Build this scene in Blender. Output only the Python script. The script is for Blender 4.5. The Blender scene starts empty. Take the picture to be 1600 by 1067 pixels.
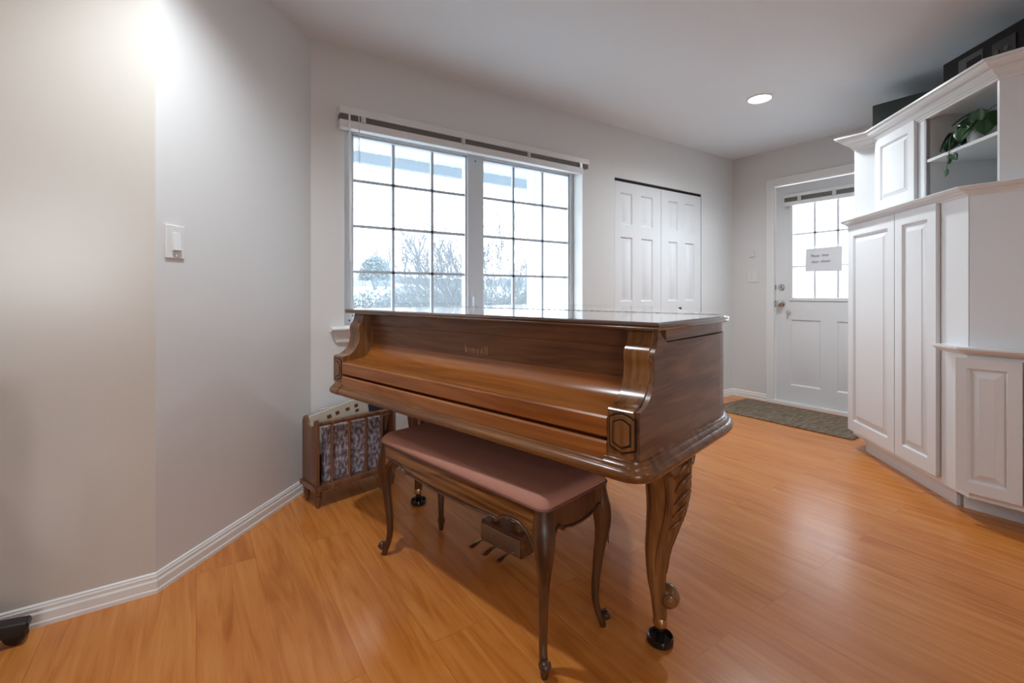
import bpy, bmesh, math, random
from mathutils import Vector, Matrix
from math import sin, cos, pi, radians as rad, sqrt, atan2
random.seed(7)
S = bpy.context.scene
COL = S.collection
# ------------------------------------------------------------------ camera, sky, light, exposure
YAW = 0.9745
cam = bpy.data.cameras.new('camera'); camo = bpy.data.objects.new('camera', cam); COL.objects.link(camo)
camo.location = (0, 0, 1.04)
camo.rotation_euler = (pi/2, 0, -(pi/2 - YAW))
cam.sensor_width = 36; cam.lens = 36*727/1600; cam.shift_y = -(533.5-459)/1600
cam.clip_start = .02; cam.clip_end = 500
S.camera = camo
S.view_settings.view_transform = 'Standard'; S.view_settings.look = 'None'
S.view_settings.gamma = 1; S.view_settings.use_curve_mapping = False
S.view_settings.exposure = 1.42
world = bpy.data.worlds.new('overcast_sky'); S.world = world; world.use_nodes = True
bg = world.node_tree.nodes['Background']
bg.inputs[0].default_value = (.93, .965, 1.0, 1); bg.inputs[1].default_value = 4.0

CEIL = 2.42
LAMPS = [(.03, 1.56, 28, 146, .8), (3.296, 1.738, 36, 162, 1), (2.0, -1.4, 9, 170, 1), (-1.8, -.2, 9.5, 170, 1), (.1, -2.4, 8, 170, 1)]  # last three are added fill lights outside the view
for i, (x, y, w, a, bl_) in enumerate(LAMPS):
    l = bpy.data.lights.new('downlight_or_fill', 'SPOT'); l.energy = w; l.color = (.87, .965, 1.04)
    l.spot_size = rad(a); l.spot_blend = bl_; l.shadow_soft_size = .045
    o = bpy.data.objects.new('downlight_or_fill', l); COL.objects.link(o); o.location = (x, y, CEIL-.02)
def portal(loc, rot, sx, sy):
    l = bpy.data.lights.new('window_portal', 'AREA'); l.shape = 'RECTANGLE'; l.size = sx; l.size_y = sy
    l.cycles.is_portal = True
    o = bpy.data.objects.new('window_portal', l); COL.objects.link(o); o.location = loc; o.rotation_euler = rot
portal((1.58, 2.93, 1.43), (-pi/2, 0, 0), 1.9, 1.25)       # faces -Y
portal((4.72, 1.85, 1.45), (0, pi/2, 0), 1.0, .7)         # door glass faces -X
portal((-1.6, -3.95, 1.5), (pi/2, 0, 0), 1.6, 1.2)        # back window faces +Y

# ------------------------------------------------------------------ materials
def new_mat(name):
    m = bpy.data.materials.new(name); m.use_nodes = True
    nt = m.node_tree; b = nt.nodes['Principled BSDF']
    return m, nt, b
def plain(name, col, rough=.5, metal=0, spec=.5, bump=0, bscale=200, coat=0):
    m, nt, b = new_mat(name)
    b.inputs['Base Color'].default_value = (*col, 1); b.inputs['Roughness'].default_value = rough
    b.inputs['Metallic'].default_value = metal; b.inputs['Specular IOR Level'].default_value = spec
    b.inputs['Coat Weight'].default_value = coat
    if bump:
        tc = nt.nodes.new('ShaderNodeTexCoord'); n = nt.nodes.new('ShaderNodeTexNoise'); n.inputs['Scale'].default_value = bscale
        n.inputs['Detail'].default_value = 4
        bp = nt.nodes.new('ShaderNodeBump'); bp.inputs['Strength'].default_value = bump; bp.inputs['Distance'].default_value = .002
        nt.links.new(tc.outputs['Object'], n.inputs['Vector']); nt.links.new(n.outputs[0], bp.inputs['Height']); nt.links.new(bp.outputs[0], b.inputs['Normal'])
    return m
def ramp(nt, stops):
    r = nt.nodes.new('ShaderNodeValToRGB'); e = r.color_ramp.elements
    e[0].position = stops[0][0]; e[0].color = (*stops[0][1], 1); e[1].position = stops[-1][0]; e[1].color = (*stops[-1][1], 1)
    for p, c in stops[1:-1]:
        q = e.new(p); q.color = (*c, 1)
    return r
def wood(name, axis, stops, rough=.25, fine=1.0, figure=0.0, coat=.0):
    m, nt, b = new_mat(name); L = nt.links.new; N = nt.nodes.new
    tc = N('ShaderNodeTexCoord')
    sc = [12, 12, 12]; sc[axis] = 1.0
    mp = N('ShaderNodeMapping'); mp.inputs['Scale'].default_value = sc; L(tc.outputs['Object'], mp.inputs['Vector'])
    n1 = N('ShaderNodeTexNoise'); n1.inputs['Scale'].default_value = 1.6; n1.inputs['Detail'].default_value = 8; n1.inputs['Distortion'].default_value = 1.0 + figure
    L(mp.outputs[0], n1.inputs['Vector'])
    sc2 = [55, 55, 55]; sc2[axis] = 2
    mp2 = N('ShaderNodeMapping'); mp2.inputs['Scale'].default_value = sc2; L(tc.outputs['Object'], mp2.inputs['Vector'])
    n2 = N('ShaderNodeTexNoise'); n2.inputs['Scale'].default_value = 2.2; n2.inputs['Detail'].default_value = 3; L(mp2.outputs[0], n2.inputs['Vector'])
    w = N('ShaderNodeTexWave'); w.wave_type = 'BANDS'; w.bands_direction = 'XYZ'[(axis+2) % 3] if axis != 2 else 'X'
    w.inputs['Scale'].default_value = 1.1; w.inputs['Distortion'].default_value = 7 + figure*5; w.inputs['Detail'].default_value = 3; w.inputs['Detail Scale'].default_value = .6
    L(mp.outputs[0], w.inputs['Vector'])
    mx = N('ShaderNodeMath'); mx.operation = 'MULTIPLY_ADD'; mx.inputs[1].default_value = .055*(1+figure); L(w.outputs['Fac'], mx.inputs[0])
    m2 = N('ShaderNodeMath'); m2.operation = 'MULTIPLY'; m2.inputs[1].default_value = .945-.055*figure; L(n1.outputs[0], m2.inputs[0]); L(m2.outputs[0], mx.inputs[2])
    m3 = N('ShaderNodeMath'); m3.operation = 'MULTIPLY_ADD'; m3.inputs[1].default_value = .34*fine; L(n2.outputs[0], m3.inputs[0])
    m4 = N('ShaderNodeMath'); m4.operation = 'SUBTRACT'; L(mx.outputs[0], m4.inputs[0]); m4.inputs[1].default_value = .17*fine; L(m4.outputs[0], m3.inputs[2])
    r = ramp(nt, stops); L(m3.outputs[0], r.inputs[0]); L(r.outputs[0], b.inputs['Base Color'])
    b.inputs['Roughness'].default_value = rough; b.inputs['Coat Weight'].default_value = coat; b.inputs['Coat Roughness'].default_value = .12
    return m
WAL = [(.26, (.075, .026, .008)), (.5, (.165, .062, .018)), (.76, (.26, .11, .034))]
wal_x = wood('walnut_x', 0, WAL, .26, .9, 0, .2)
wal_y = wood('walnut_y', 1, [(.30, (.10, .043, .021)), (.5, (.165, .077, .040)), (.7, (.23, .115, .062))], .30, .5, 3.0, .15)
wal_z = wood('walnut_z', 2, [(.28, (.095, .034, .010)), (.5, (.185, .075, .023)), (.74, (.29, .135, .045))], .24, 1.2, 0, .25)
fall_x = wood('fallboard_walnut', 0, [(.26, (.19, .055, .011)), (.5, (.30, .096, .020)), (.76, (.39, .145, .036))], .24, .7, .3, .25)
bench_x = wood('bench_oak', 0, [(.34, (.055, .018, .005)), (.5, (.18, .070, .018)), (.68, (.33, .148, .042))], .34, 1.6, 1.2, .12)
bench_z = wood('bench_oak_leg', 2, [(.3, (.035, .013, .006)), (.5, (.082, .032, .012)), (.7, (.14, .058, .022))], .33, 1.2, 0, .12)
rack_w = wood('rack_maple', 2, [(.3, (.085, .032, .014)), (.5, (.17, .068, .03)), (.7, (.25, .11, .05))], .35, .6, 0, .3)
lid_m = wood('lid_walnut', 0, [(.25, (.05, .024, .015)), (.5, (.11, .055, .035)), (.8, (.17, .09, .058))], .10, .5, 0, 1.0)
groove_m = plain('dark_groove', (.02, .009, .005), .5)
brass = plain('aged_brass', (.55, .42, .25), .3, 1)
brass_dull = plain('dull_brass_plate', (.40, .38, .34), .45, 1)
chrome = plain('satin_nickel', (.55, .53, .50), .25, 1)
black_pl = plain('black_plastic', (.012, .012, .013), .35)
black_gl = plain('black_gloss_cup', (.012, .010, .009), .12)
def wallmat(name, col, rough, bump=.08):
    return plain(name, col, rough, bump=bump, bscale=260)
wall_w = wallmat('paint_light_grey', (.71, .70, .685), .5)
wall_l = wallmat('paint_satin_warm_reflection', (.62, .585, .53), .25, .02)  # warm reflection of the room is put into this wall colour
wall_l.node_tree.nodes['Principled BSDF'].inputs['Specular IOR Level'].default_value = .6
ceil_m = wallmat('ceiling_paint', (.82, .86, .90), .8)
part_m = wallmat('paint_cool_grey', (.74, .765, .79), .6)
trim_m = plain('white_trim_paint', (.80, .79, .77), .3)
cab_m = plain('white_cabinet_lacquer', (.78, .785, .79), .28)
vinyl = plain('white_vinyl', (.66, .69, .73), .35)
muntin_m = plain('grey_muntin_bar', (.50, .56, .63), .5)
door_m = plain('white_door_paint', (.74, .745, .75), .35)
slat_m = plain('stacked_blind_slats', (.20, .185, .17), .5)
blind_w = plain('white_blind_rail', (.74, .74, .74), .35)
clear_pl = plain('clear_plastic', (.6, .6, .58), .2)
gap_m = plain('dark_gap', (.01, .01, .01), .9)
pink = plain('rose_upholstery', (.56, .275, .205), .95, bump=.8, bscale=900, spec=.15)
green_case = plain('dark_green_case', (.028, .042, .038), .6)
stereo_m = plain('black_stereo', (.010, .011, .012), .6, spec=.2)
stereo_g = plain('grey_stereo_panel', (.06, .064, .068), .4, .1)
silver_b = plain('silver_button', (.5, .5, .5), .3, .8)
paper = plain('white_paper', (.75, .75, .77), .8)
ink = plain('faded_ink', (.30, .30, .36), .8)
plate_m = plain('white_switch_plate', (.72, .72, .70), .3)
def floor_mat():
    m, nt, b = new_mat('laminate_floor'); L = nt.links.new; N = nt.nodes.new
    tc = N('ShaderNodeTexCoord'); sp = N('ShaderNodeSeparateXYZ'); L(tc.outputs['Object'], sp.inputs[0])
    cb = N('ShaderNodeCombineXYZ'); L(sp.outputs['Y'], cb.inputs['X']); L(sp.outputs['X'], cb.inputs['Y'])
    br = N('ShaderNodeTexBrick'); br.offset = .37; br.inputs['Scale'].default_value = 1
    br.inputs['Brick Width'].default_value = 1.28; br.inputs['Row Height'].default_value = .1930
    br.inputs['Mortar Size'].default_value = .0012; br.inputs['Mortar Smooth'].default_value = .2; br.inputs['Bias'].default_value = 0
    br.inputs['Color1'].default_value = (0, 0, 0, 1); br.inputs['Color2'].default_value = (1, 1, 1, 1); br.inputs['Mortar'].default_value = (.5, .5, .5, 1)
    L(cb.outputs[0], br.inputs['Vector'])
    ml = N('ShaderNodeMath'); ml.operation = 'MULTIPLY'; ml.inputs[1].default_value = 17.0; L(br.outputs['Color'], ml.inputs[0])
    cb2 = N('ShaderNodeCombineXYZ'); L(ml.outputs[0], cb2.inputs['X']); L(ml.outputs[0], cb2.inputs['Z'])
    ad = N('ShaderNodeVectorMath'); ad.operation = 'ADD'; L(tc.outputs['Object'], ad.inputs[0]); L(cb2.outputs[0], ad.inputs[1])
    mp = N('ShaderNodeMapping'); mp.inputs['Scale'].default_value = (19, 1.5, 19); L(ad.outputs[0], mp.inputs['Vector'])
    n1 = N('ShaderNodeTexNoise'); n1.inputs['Scale'].default_value = 1.1; n1.inputs['Detail'].default_value = 4; n1.inputs['Distortion'].default_value = 1.5; L(mp.outputs[0], n1.inputs['Vector'])
    w = N('ShaderNodeTexWave'); w.wave_type = 'RINGS'; w.inputs['Scale'].default_value = .55; w.inputs['Distortion'].default_value = 5; w.inputs['Detail'].default_value = 2
    mpw = N('ShaderNodeMapping'); mpw.inputs['Scale'].default_value = (11, 2.0, 11); L(ad.outputs[0], mpw.inputs['Vector']); L(mpw.outputs[0], w.inputs['Vector'])
    mp2 = N('ShaderNodeMapping'); mp2.inputs['Scale'].default_value = (160, 5, 160); L(ad.outputs[0], mp2.inputs['Vector'])
    n2 = N('ShaderNodeTexNoise'); n2.inputs['Scale'].default_value = 1.5; n2.inputs['Detail'].default_value = 2; L(mp2.outputs[0], n2.inputs['Vector'])
    def ma(a, k, c):
        q = N('ShaderNodeMath'); q.operation = 'MULTIPLY_ADD'; L(a, q.inputs[0]); q.inputs[1].default_value = k
        if isinstance(c, float): q.inputs[2].default_value = c
        else: L(c, q.inputs[2])
        return q.outputs[0]
    s = ma(n1.outputs[0], .55, .09); s = ma(w.outputs['Fac'], .07, s); s = ma(n2.outputs[0], .14, s); s = ma(br.outputs['Color'], .05, s)
    r = ramp(nt, [(.30, (.42, .118, .016)), (.46, (.60, .200, .036)), (.58, (.68, .262, .060)), (.74, (.74, .33, .092))])
    L(s, r.inputs[0])
    dk = N('ShaderNodeMixRGB'); dk.blend_type = 'MULTIPLY'; L(br.outputs['Fac'], dk.inputs['Fac']); L(r.outputs[0], dk.inputs[1]); dk.inputs[2].default_value = (.78, .70, .66, 1)
    L(dk.outputs[0], b.inputs['Base Color']); b.inputs['Roughness'].default_value = .26; b.inputs['Specular IOR Level'].default_value = .5
    return m
floor_m = floor_mat()
def noise_mat(name, stops, scale, rough=.9, stretch=(1, 1, 1), bump=0, detail=4):
    m, nt, b = new_mat(name); L = nt.links.new; N = nt.nodes.new
    tc = N('ShaderNodeTexCoord'); mp = N('ShaderNodeMapping'); mp.inputs['Scale'].default_value = stretch; L(tc.outputs['Object'], mp.inputs['Vector'])
    n = N('ShaderNodeTexNoise'); n.inputs['Scale'].default_value = scale; n.inputs['Detail'].default_value = detail; L(mp.outputs[0], n.inputs['Vector'])
    r = ramp(nt, stops); L(n.outputs[0], r.inputs[0]); L(r.outputs[0], b.inputs['Base Color']); b.inputs['Roughness'].default_value = rough
    if bump:
        bp = N('ShaderNodeBump'); bp.inputs['Strength'].default_value = bump; bp.inputs['Distance'].default_value = .004; L(n.outputs[0], bp.inputs['Height']); L(bp.outputs[0], b.inputs['Normal'])
    return m
mat_m = noise_mat('brown_carpet_mat', [(.3, (.10, .068, .042)), (.5, (.175, .125, .082)), (.7, (.25, .185, .128))], 22, .95, (.5, 2.2, 1), .6)
fabric_m = noise_mat('mottled_purple_fabric', [(.38, (.13, .085, .105)), (.5, (.25, .205, .23)), (.62, (.50, .46, .48))], 48, .9, (1.4, 1, .8), .4)
glass, gnt, gb = new_mat('window_glass')
for n in list(gnt.nodes): gnt.nodes.remove(n)
_o = gnt.nodes.new('ShaderNodeOutputMaterial'); _t = gnt.nodes.new('ShaderNodeBsdfTransparent'); _t.inputs[0].default_value = (.955, .98, 1, 1)
_tr = gnt.nodes.new('ShaderNodeBsdfTranslucent'); _tr.inputs[0].default_value = (.85, .95, 1, 1)  # translucent share stands in for glare, a pale veil over the view
_g = gnt.nodes.new('ShaderNodeBsdfGlossy'); _g.inputs['Roughness'].default_value = .02
_m1 = gnt.nodes.new('ShaderNodeMixShader'); _m1.inputs[0].default_value = .05
_m2 = gnt.nodes.new('ShaderNodeMixShader'); _m2.inputs[0].default_value = .04
gnt.links.new(_t.outputs[0], _m1.inputs[1]); gnt.links.new(_tr.outputs[0], _m1.inputs[2]); gnt.links.new(_m1.outputs[0], _m2.inputs[1]); gnt.links.new(_g.outputs[0], _m2.inputs[2]); gnt.links.new(_m2.outputs[0], _o.inputs[0])
lens_m, lnt, lb = new_mat('lit_lamp_lens'); lb.inputs['Emission Color'].default_value = (1, .93, .84, 1); lb.inputs['Emission Strength'].default_value = 9

# ------------------------------------------------------------------ helpers
class MB:
    def __init__(s): s.v = []; s.f = []
    def add(s, vs, fs):
        k = len(s.v); s.v += [tuple(p) for p in vs]; s.f += [tuple(i+k for i in f) for f in fs]; return s
    def box(s, x0, x1, y0, y1, z0, z1):
        v = [(x, y, z) for z in (z0, z1) for y in (y0, y1) for x in (x0, x1)]
        return s.add(v, [(0, 2, 3, 1), (4, 5, 7, 6), (0, 1, 5, 4), (2, 6, 7, 3), (0, 4, 6, 2), (1, 3, 7, 5)])
    def prism(s, poly, a0, a1, ax='z'):
        def P(p, a): return {'z': (p[0], p[1], a), 'x': (a, p[0], p[1]), 'y': (p[0], a, p[1])}[ax]
        n = len(poly); v = [P(p, a0) for p in poly]+[P(p, a1) for p in poly]
        f = [tuple(range(n))[::-1], tuple(range(n, 2*n))]+[(i, (i+1) % n, n+(i+1) % n, n+i) for i in range(n)]
        return s.add(v, f)
    def rings(s, R, closed=True, cap=True, loop=False):
        n = len(R[0]); v = [p for r in R for p in r]; f = []
        m = len(R); rng = m if loop else m-1
        for j in range(rng):
            a = j*n; b = ((j+1) % m)*n
            for i in range(n if closed else n-1):
                k = (i+1) % n; f.append((a+i, a+k, b+k, b+i))
        if cap and not loop: f.append(tuple(range(n))[::-1]); f.append(tuple(range((m-1)*n, m*n)))
        return s.add(v, f)
    def lathe(s, prof, c=(0, 0, 0), n=24, M=None):
        R = []
        for r, z in prof:
            ring = [Vector((r*cos(2*pi*i/n), r*sin(2*pi*i/n), z)) for i in range(n)]
            if M: ring = [M @ p for p in ring]
            R.append([(p[0]+c[0], p[1]+c[1], p[2]+c[2]) for p in ring])
        return s.rings(R)
    def tube(s, path, rad_, n=8, flat=1.0):
        path = [Vector(p) for p in path]; R = []; up = None
        for i, p in enumerate(path):
            t = (path[min(i+1, len(path)-1)]-path[max(i-1, 0)]).normalized()
            if up is None: up = Vector((0, 0, 1)) if abs(t.z) < .9 else Vector((1, 0, 0))
            a = t.cross(up)
            if a.length < 1e-4: a = t.cross(Vector((0, 1, 0)))
            a.normalize(); b = a.cross(t).normalized(); up = b
            r = rad_[i] if isinstance(rad_, (list, tuple)) else rad_
            R.append([p+a*r*cos(2*pi*k/n)+b*r*flat*sin(2*pi*k/n) for k in range(n)])
        return s.rings(R)
    def sphere(s, c, r, sc=(1, 1, 1), n=14):
        pr = [(max(r*sin(pi*i/8), 1e-4), -r*cos(pi*i/8)) for i in range(9)]
        R = [[(c[0]+q*cos(2*pi*k/n)*sc[0], c[1]+q*sin(2*pi*k/n)*sc[1], c[2]+z*sc[2]) for k in range(n)] for q, z in pr]
        return s.rings(R)
    def sweep(s, path, prof, seg=None, closed=False):
        """profile (out, z) along 2-D polyline, outward = right-hand side"""
        n = len(path); pts = [Vector(p) for p in path]; nr = []
        for i in range(n):
            a = pts[(i-1) % n] if (closed or i > 0) else None; b = pts[(i+1) % n] if (closed or i < n-1) else None
            ds = []
            if a is not None: ds.append((pts[i]-a).normalized())
            if b is not None: ds.append((b-pts[i]).normalized())
            ns = [Vector((d.y, -d.x)) for d in ds]
            m = sum(ns, Vector((0, 0)))
            if m.length < 1e-6: m = ns[0]
            m.normalize(); nr.append(m/max(m.dot(ns[0]), .3))
        R = [[(pts[i].x+nr[i].x*o, pts[i].y+nr[i].y*o, z) for o, z in prof] for i in range(n)]
        if seg is not None: R = R[seg:seg+2]
        return s.rings(R, loop=closed)
    def xf(s, M):
        s.v = [tuple(M @ Vector(p)) for p in s.v]; return s
    def build(s, name, mat, parent=None, smooth=35, bevel=0, bseg=2, subs=0):
        me = bpy.data.meshes.new(name); me.from_pydata(s.v, [], s.f); 
        bm = bmesh.new(); bm.from_mesh(me); bmesh.ops.recalc_face_normals(bm, faces=bm.faces); bm.to_mesh(me); bm.free()
        o = bpy.data.objects.new(name, me); COL.objects.link(o)
        if mat: me.materials.append(mat)
        if parent: o.parent = parent
        if smooth:
            for p in me.polygons: p.use_smooth = True
            try: me.set_sharp_from_angle(angle=rad(smooth))
            except Exception: pass
        if bevel:
            b = o.modifiers.new('bevel', 'BEVEL'); b.width = bevel; b.segments = bseg; b.limit_method = 'ANGLE'; b.angle_limit = rad(40)
            b.harden_normals = True
        if subs:
            b = o.modifiers.new('subsurf', 'SUBSURF'); b.levels = subs; b.render_levels = subs
        return o
def tag(o, label=None, cat=None, group=None, kind=None):
    if label: o['label'] = label
    if cat: o['category'] = cat
    if group: o['group'] = group
    if kind: o['kind'] = kind
    return o
def struct(o): o['kind'] = 'structure'; return o
def thing(name, label, cat, loc=(0, 0, 0), rz=0, group=None):
    o = bpy.data.objects.new(name, None); COL.objects.link(o); o.location = loc; o.rotation_euler = (0, 0, rz); o.empty_display_size = .1
    return tag(o, label, cat, group)
def smoothpath(ctrl, n=6):
    out = []; c = [Vector(p) for p in ctrl]
    for i in range(len(c)-1):
        p0 = c[max(i-1, 0)]; p1 = c[i]; p2 = c[i+1]; p3 = c[min(i+2, len(c)-1)]
        for k in range(n):
            t = k/n
            out.append(.5*((2*p1)+(p2-p0)*t+(2*p0-5*p1+4*p2-p3)*t*t+(3*p1-p0-3*p2+p3)*t**3))
    out.append(c[-1]); return out
def panel_slab(W, H, T, panels, inset=((0, 0), (.008, .007), (.016, .007), (.045, .001)), x0=0, z0=0, front=0):
    """slab with front at y=front (facing -y), recessed/raised panels"""
    m = MB(); xs = sorted({x0, x0+W} | {p[0] for p in panels} | {p[1] for p in panels}); zs = sorted({z0, z0+H} | {p[2] for p in panels} | {p[3] for p in panels})
    for i in range(len(xs)-1):
        for j in range(len(zs)-1):
            cx, cz = (xs[i]+xs[i+1])/2, (zs[j]+zs[j+1])/2
            if any(p[0] < cx < p[1] and p[2] < cz < p[3] for p in panels): continue
            m.add([(xs[i], front, zs[j]), (xs[i+1], front, zs[j]), (xs[i+1], front, zs[j+1]), (xs[i], front, zs[j+1])], [(0, 1, 2, 3)])
    for a, b, c, d in panels:
        R = [[(a+q, front+dep, c+q), (b-q, front+dep, c+q), (b-q, front+dep, d-q), (a+q, front+dep, d-q)] for q, dep in inset]
        v = [p for r in R for p in r]; f = []
        for j in range(len(R)-1):
            for i in range(4): f.append((j*4+i, j*4+(i+1) % 4, j*4+4+(i+1) % 4, j*4+4+i))
        k = 4*(len(R)-1); f.append((k, k+1, k+2, k+3)); m.add(v, f)
    X0, X1, Z0, Z1 = x0, x0+W, z0, z0+H
    m.add([(X0, front, Z0), (X1, front, Z0), (X1, front, Z1), (X0, front, Z1), (X0, front+T, Z0), (X1, front+T, Z0), (X1, front+T, Z1), (X0, front+T, Z1)],
          [(4, 7, 6, 5), (0, 4, 5, 1), (1, 5, 6, 2), (2, 6, 7, 3), (3, 7, 4, 0)])
    return m
def wall_grid(ax, a0, a1, pos0, pos1, z0, z1, holes):
    """solid wall with rectangular openings; ax='x' runs along X"""
    m = MB(); xs = sorted({a0, a1} | {h[0] for h in holes} | {h[1] for h in holes}); zs = sorted({z0, z1} | {h[2] for h in holes} | {h[3] for h in holes})
    for i in range(len(xs)-1):
        j = 0
        while j < len(zs)-1:
            cx = (xs[i]+xs[i+1])/2
            def hole(jj): 
                cz = (zs[jj]+zs[jj+1])/2
                return any(h[0] < cx < h[1] and h[2] < cz < h[3] for h in holes)
            if hole(j): j += 1; continue
            k = j
            while k+1 < len(zs)-1 and not hole(k+1): k += 1
            if ax == 'x': m.box(xs[i], xs[i+1], pos0, pos1, zs[j], zs[k+1])
            else: m.box(pos0, pos1, xs[i], xs[i+1], zs[j], zs[k+1])
            j = k+1
    return m
def text_mesh(s, size, mat, name, parent, M, extr=.0006, sx=1.0, shear=0):
    c = bpy.data.curves.new('t', 'FONT'); c.body = s; c.size = size; c.extrude = extr; c.shear = shear
    o = bpy.data.objects.new('t', c); COL.objects.link(o)
    dg = bpy.context.evaluated_depsgraph_get(); me = bpy.data.meshes.new_from_object(o.evaluated_get(dg))
    bpy.data.objects.remove(o); 
    me.transform(M @ Matrix.Diagonal((sx, 1, 1, 1))); me.materials.clear(); me.materials.append(mat); return me

# ================================================================== SETTING
YW, XD, YL = 2.694, 4.579, 2.045
A0 = (-.118, YL); A1 = (.513, YW)
struct(MB().box(-4.6, 4.9, -4.2, 3.0, -.12, 0).build('floor', floor_m, smooth=0))
struct(MB().box(-4.6, 4.9, -4.2, 3.0, CEIL, CEIL+.12).build('ceiling', ceil_m, smooth=0))
WIN = (.69, 2.492, .848, 2.03)
struct(wall_grid('x', A1[0]-.02, XD, YW, YW+.20, 0, CEIL, [WIN, (2.848, 4.04, 0, 2.0)]).build('wall_front', wall_w, smooth=0))
struct(MB().prism([A0, A1, (A1[0], A1[1]+.2), (A0[0]-.1, A0[1]+.3), (A0[0]-.06, A0[1]+.02)], 0, CEIL).build('wall_corner', wall_w, smooth=0))
struct(MB().box(-4.6, A0[0], YL, YL+.15, 0, CEIL).build('wall_left', wall_l, smooth=0))
DY0, DY1 = 1.36, 2.273
struct(wall_grid('y', -4.2, 3.0, XD, XD+.16, 0, CEIL, [(DY0, DY1, 0, 2.065)]).build('wall_right', wall_w, smooth=0))
struct(wall_grid('x', -4.6, 4.6, -4.15, -4.0, 0, CEIL, [(-2.4, -.8, .9, 2.1)]).build('wall_back', wall_w, smooth=0))
struct(MB().box(-4.75, -4.6, -4.2, 2.2, 0, CEIL).build('wall_far', wall_w, smooth=0))
struct(MB().box(2.953, 3.06, -4.0, .592, .1, 1.50).box(2.942, 2.962, -4.0, .492, 1.50, 2.03).box(3.095, 3.15, -4.0, .64, 0, .1).build('wall_partition', part_m, smooth=0))
# closet lining
struct(MB().box(2.70, 2.84, YW+.2, 3.42, 0, CEIL).box(2.84, 4.2, 3.30, 3.42, 0, CEIL).box(4.05, 4.2, YW+.2, 3.30, 0, CEIL).build('wall_closet', wall_w, smooth=0))
# baseboards
bprof = [(0, 0), (.016, 0), (.016, .012), (.013, .016), (.013, .040), (.009, .046), (.009, .056), (.006, .060), (.006, .064), (0, .068)]
bpath = [(-4.55, YL), A0, A1, (2.84, YW)]
for i, nm in enumerate(('baseboard_left', 'baseboard_corner', 'baseboard_front')):
    struct(MB().sweep(bpath, bprof, seg=i).build(nm, trim_m, smooth=20))
struct(MB().sweep([(4.05, YW), (XD, YW), (XD, DY1+.075)], bprof, seg=0).sweep([(4.05, YW), (XD, YW), (XD, DY1+.075)], bprof, seg=1).build('baseboard_right', trim_m, smooth=20))

# ---- window_1
YG = 2.80
w = struct(wall_grid('x', .715, 2.492, YG, YG+.07, .85, 2.03, [(.760, 1.535, .905, 1.985), (1.655, 2.462, .905, 1.985)]).build('window_1', vinyl, bevel=.003))
fr = MB()
for a, b in ((.760, 1.535), (1.655, 2.462)):
    fr.add([], [])
    for (x0, x1, z0, z1) in ((a, a+.013, .905, 1.985), (b-.013, b, .905, 1.985), (a, b, .905, .918), (a, b, 1.972, 1.985)):
        fr.box(x0, x1, YG+.012, YG+.06, z0, z1)
fr.build('window_frame', vinyl, w, bevel=.002)
YP = YG+.035
for k, (a, b, ms) in enumerate((((.773, 1.522, (1.022, 1.286))), (1.668, 2.449, (1.934, 2.204)))):
    mu = MB()
    for x in ms: mu.box(x-.009, x+.009, YP-.006, YP+.010, .918, 1.972)
    for z in (1.172, 1.446, 1.718): mu.box(a, b, YP-.006, YP+.010, z-.0085, z+.0085)
    mu.build('muntin_bars', muntin_m, w, smooth=0)
    MB().box(a-.006, b+.006, YP+.011, YP+.0145, .912, 1.978).build('window_pane', glass, w, smooth=0)
MB().box(1.563, 1.575, YG-.012, YG, .93, 1.06).box(1.567, 1.571, YG-.03, YG-.01, .95, 1.02).build('window_latch', vinyl, w, bevel=.002)
for x, z in ((.745, .884), (1.594, 1.955), (.742, 1.995)):
    MB().lathe([(.001, -.002), (.005, -.002), (.005, .002), (.001, .002)], (x, YG-.001, z), 10, Matrix.Rotation(pi/2, 3, 'X')).build('frame_screw', groove_m, w)
# stool + apron
st = struct(MB().prism([(2.80, .830), (2.65, .830), (2.640, .836), (2.636, .845), (2.640, .853), (2.65, .856), (2.80, .856)], .61, 2.57, 'x').build('trim_1', trim_m, smooth=40))
MB().prism([(YW, .771), (2.675, .771), (2.672, .80), (2.66, .815), (2.655, .830), (YW, .830)], .64, 2.54, 'x').build('stool_apron', trim_m, st, smooth=40)
# ---- window blind raised
bl = thing('window_blind', 'white horizontal blind pulled fully up above the two-part window', 'window blind', (.65, 2.69, 2.0))
MB().box(0, 1.862, -.052, .0, .035, .078).build('headrail', blind_w, bl, bevel=.003)
sl = MB()
for i in range(9): sl.box(.003, 1.855, -.047, -.006, .0045+i*.0034, .0045+i*.0034+.0022)
sl.build('slat_stack', slat_m, bl, smooth=0)
MB().box(.0, 1.80, -.054, -.002, -.042, .002).build('bottom_rail', blind_w, bl, bevel=.004)
for x in (.115, .75, 1.27, 1.76):
    MB().box(x, x+.028, -.056, -.05, -.004, .036).box(x+.004, x+.024, -.059, -.055, .004, .028).build('stack_clip', clear_pl, bl, bevel=.001)
MB().tube([(.05, -.062, .03), (.05, -.063, -.02), (.052, -.066, -.4), (.055, -.068, -.78)], .0055, 8).build('tilt_wand', blind_w, bl)
MB().tube(smoothpath([(.10, -.058, .04), (.104, -.062, -.3), (.125, -.064, -.7), (.14, -.064, -1.05)]), .0013, 5).tube(smoothpath([(.104, -.058, .04), (.108, -.066, -.4), (.118, -.068, -.8), (.122, -.067, -1.08)]), .0013, 5).build('lift_cord', blind_w, bl)
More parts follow.
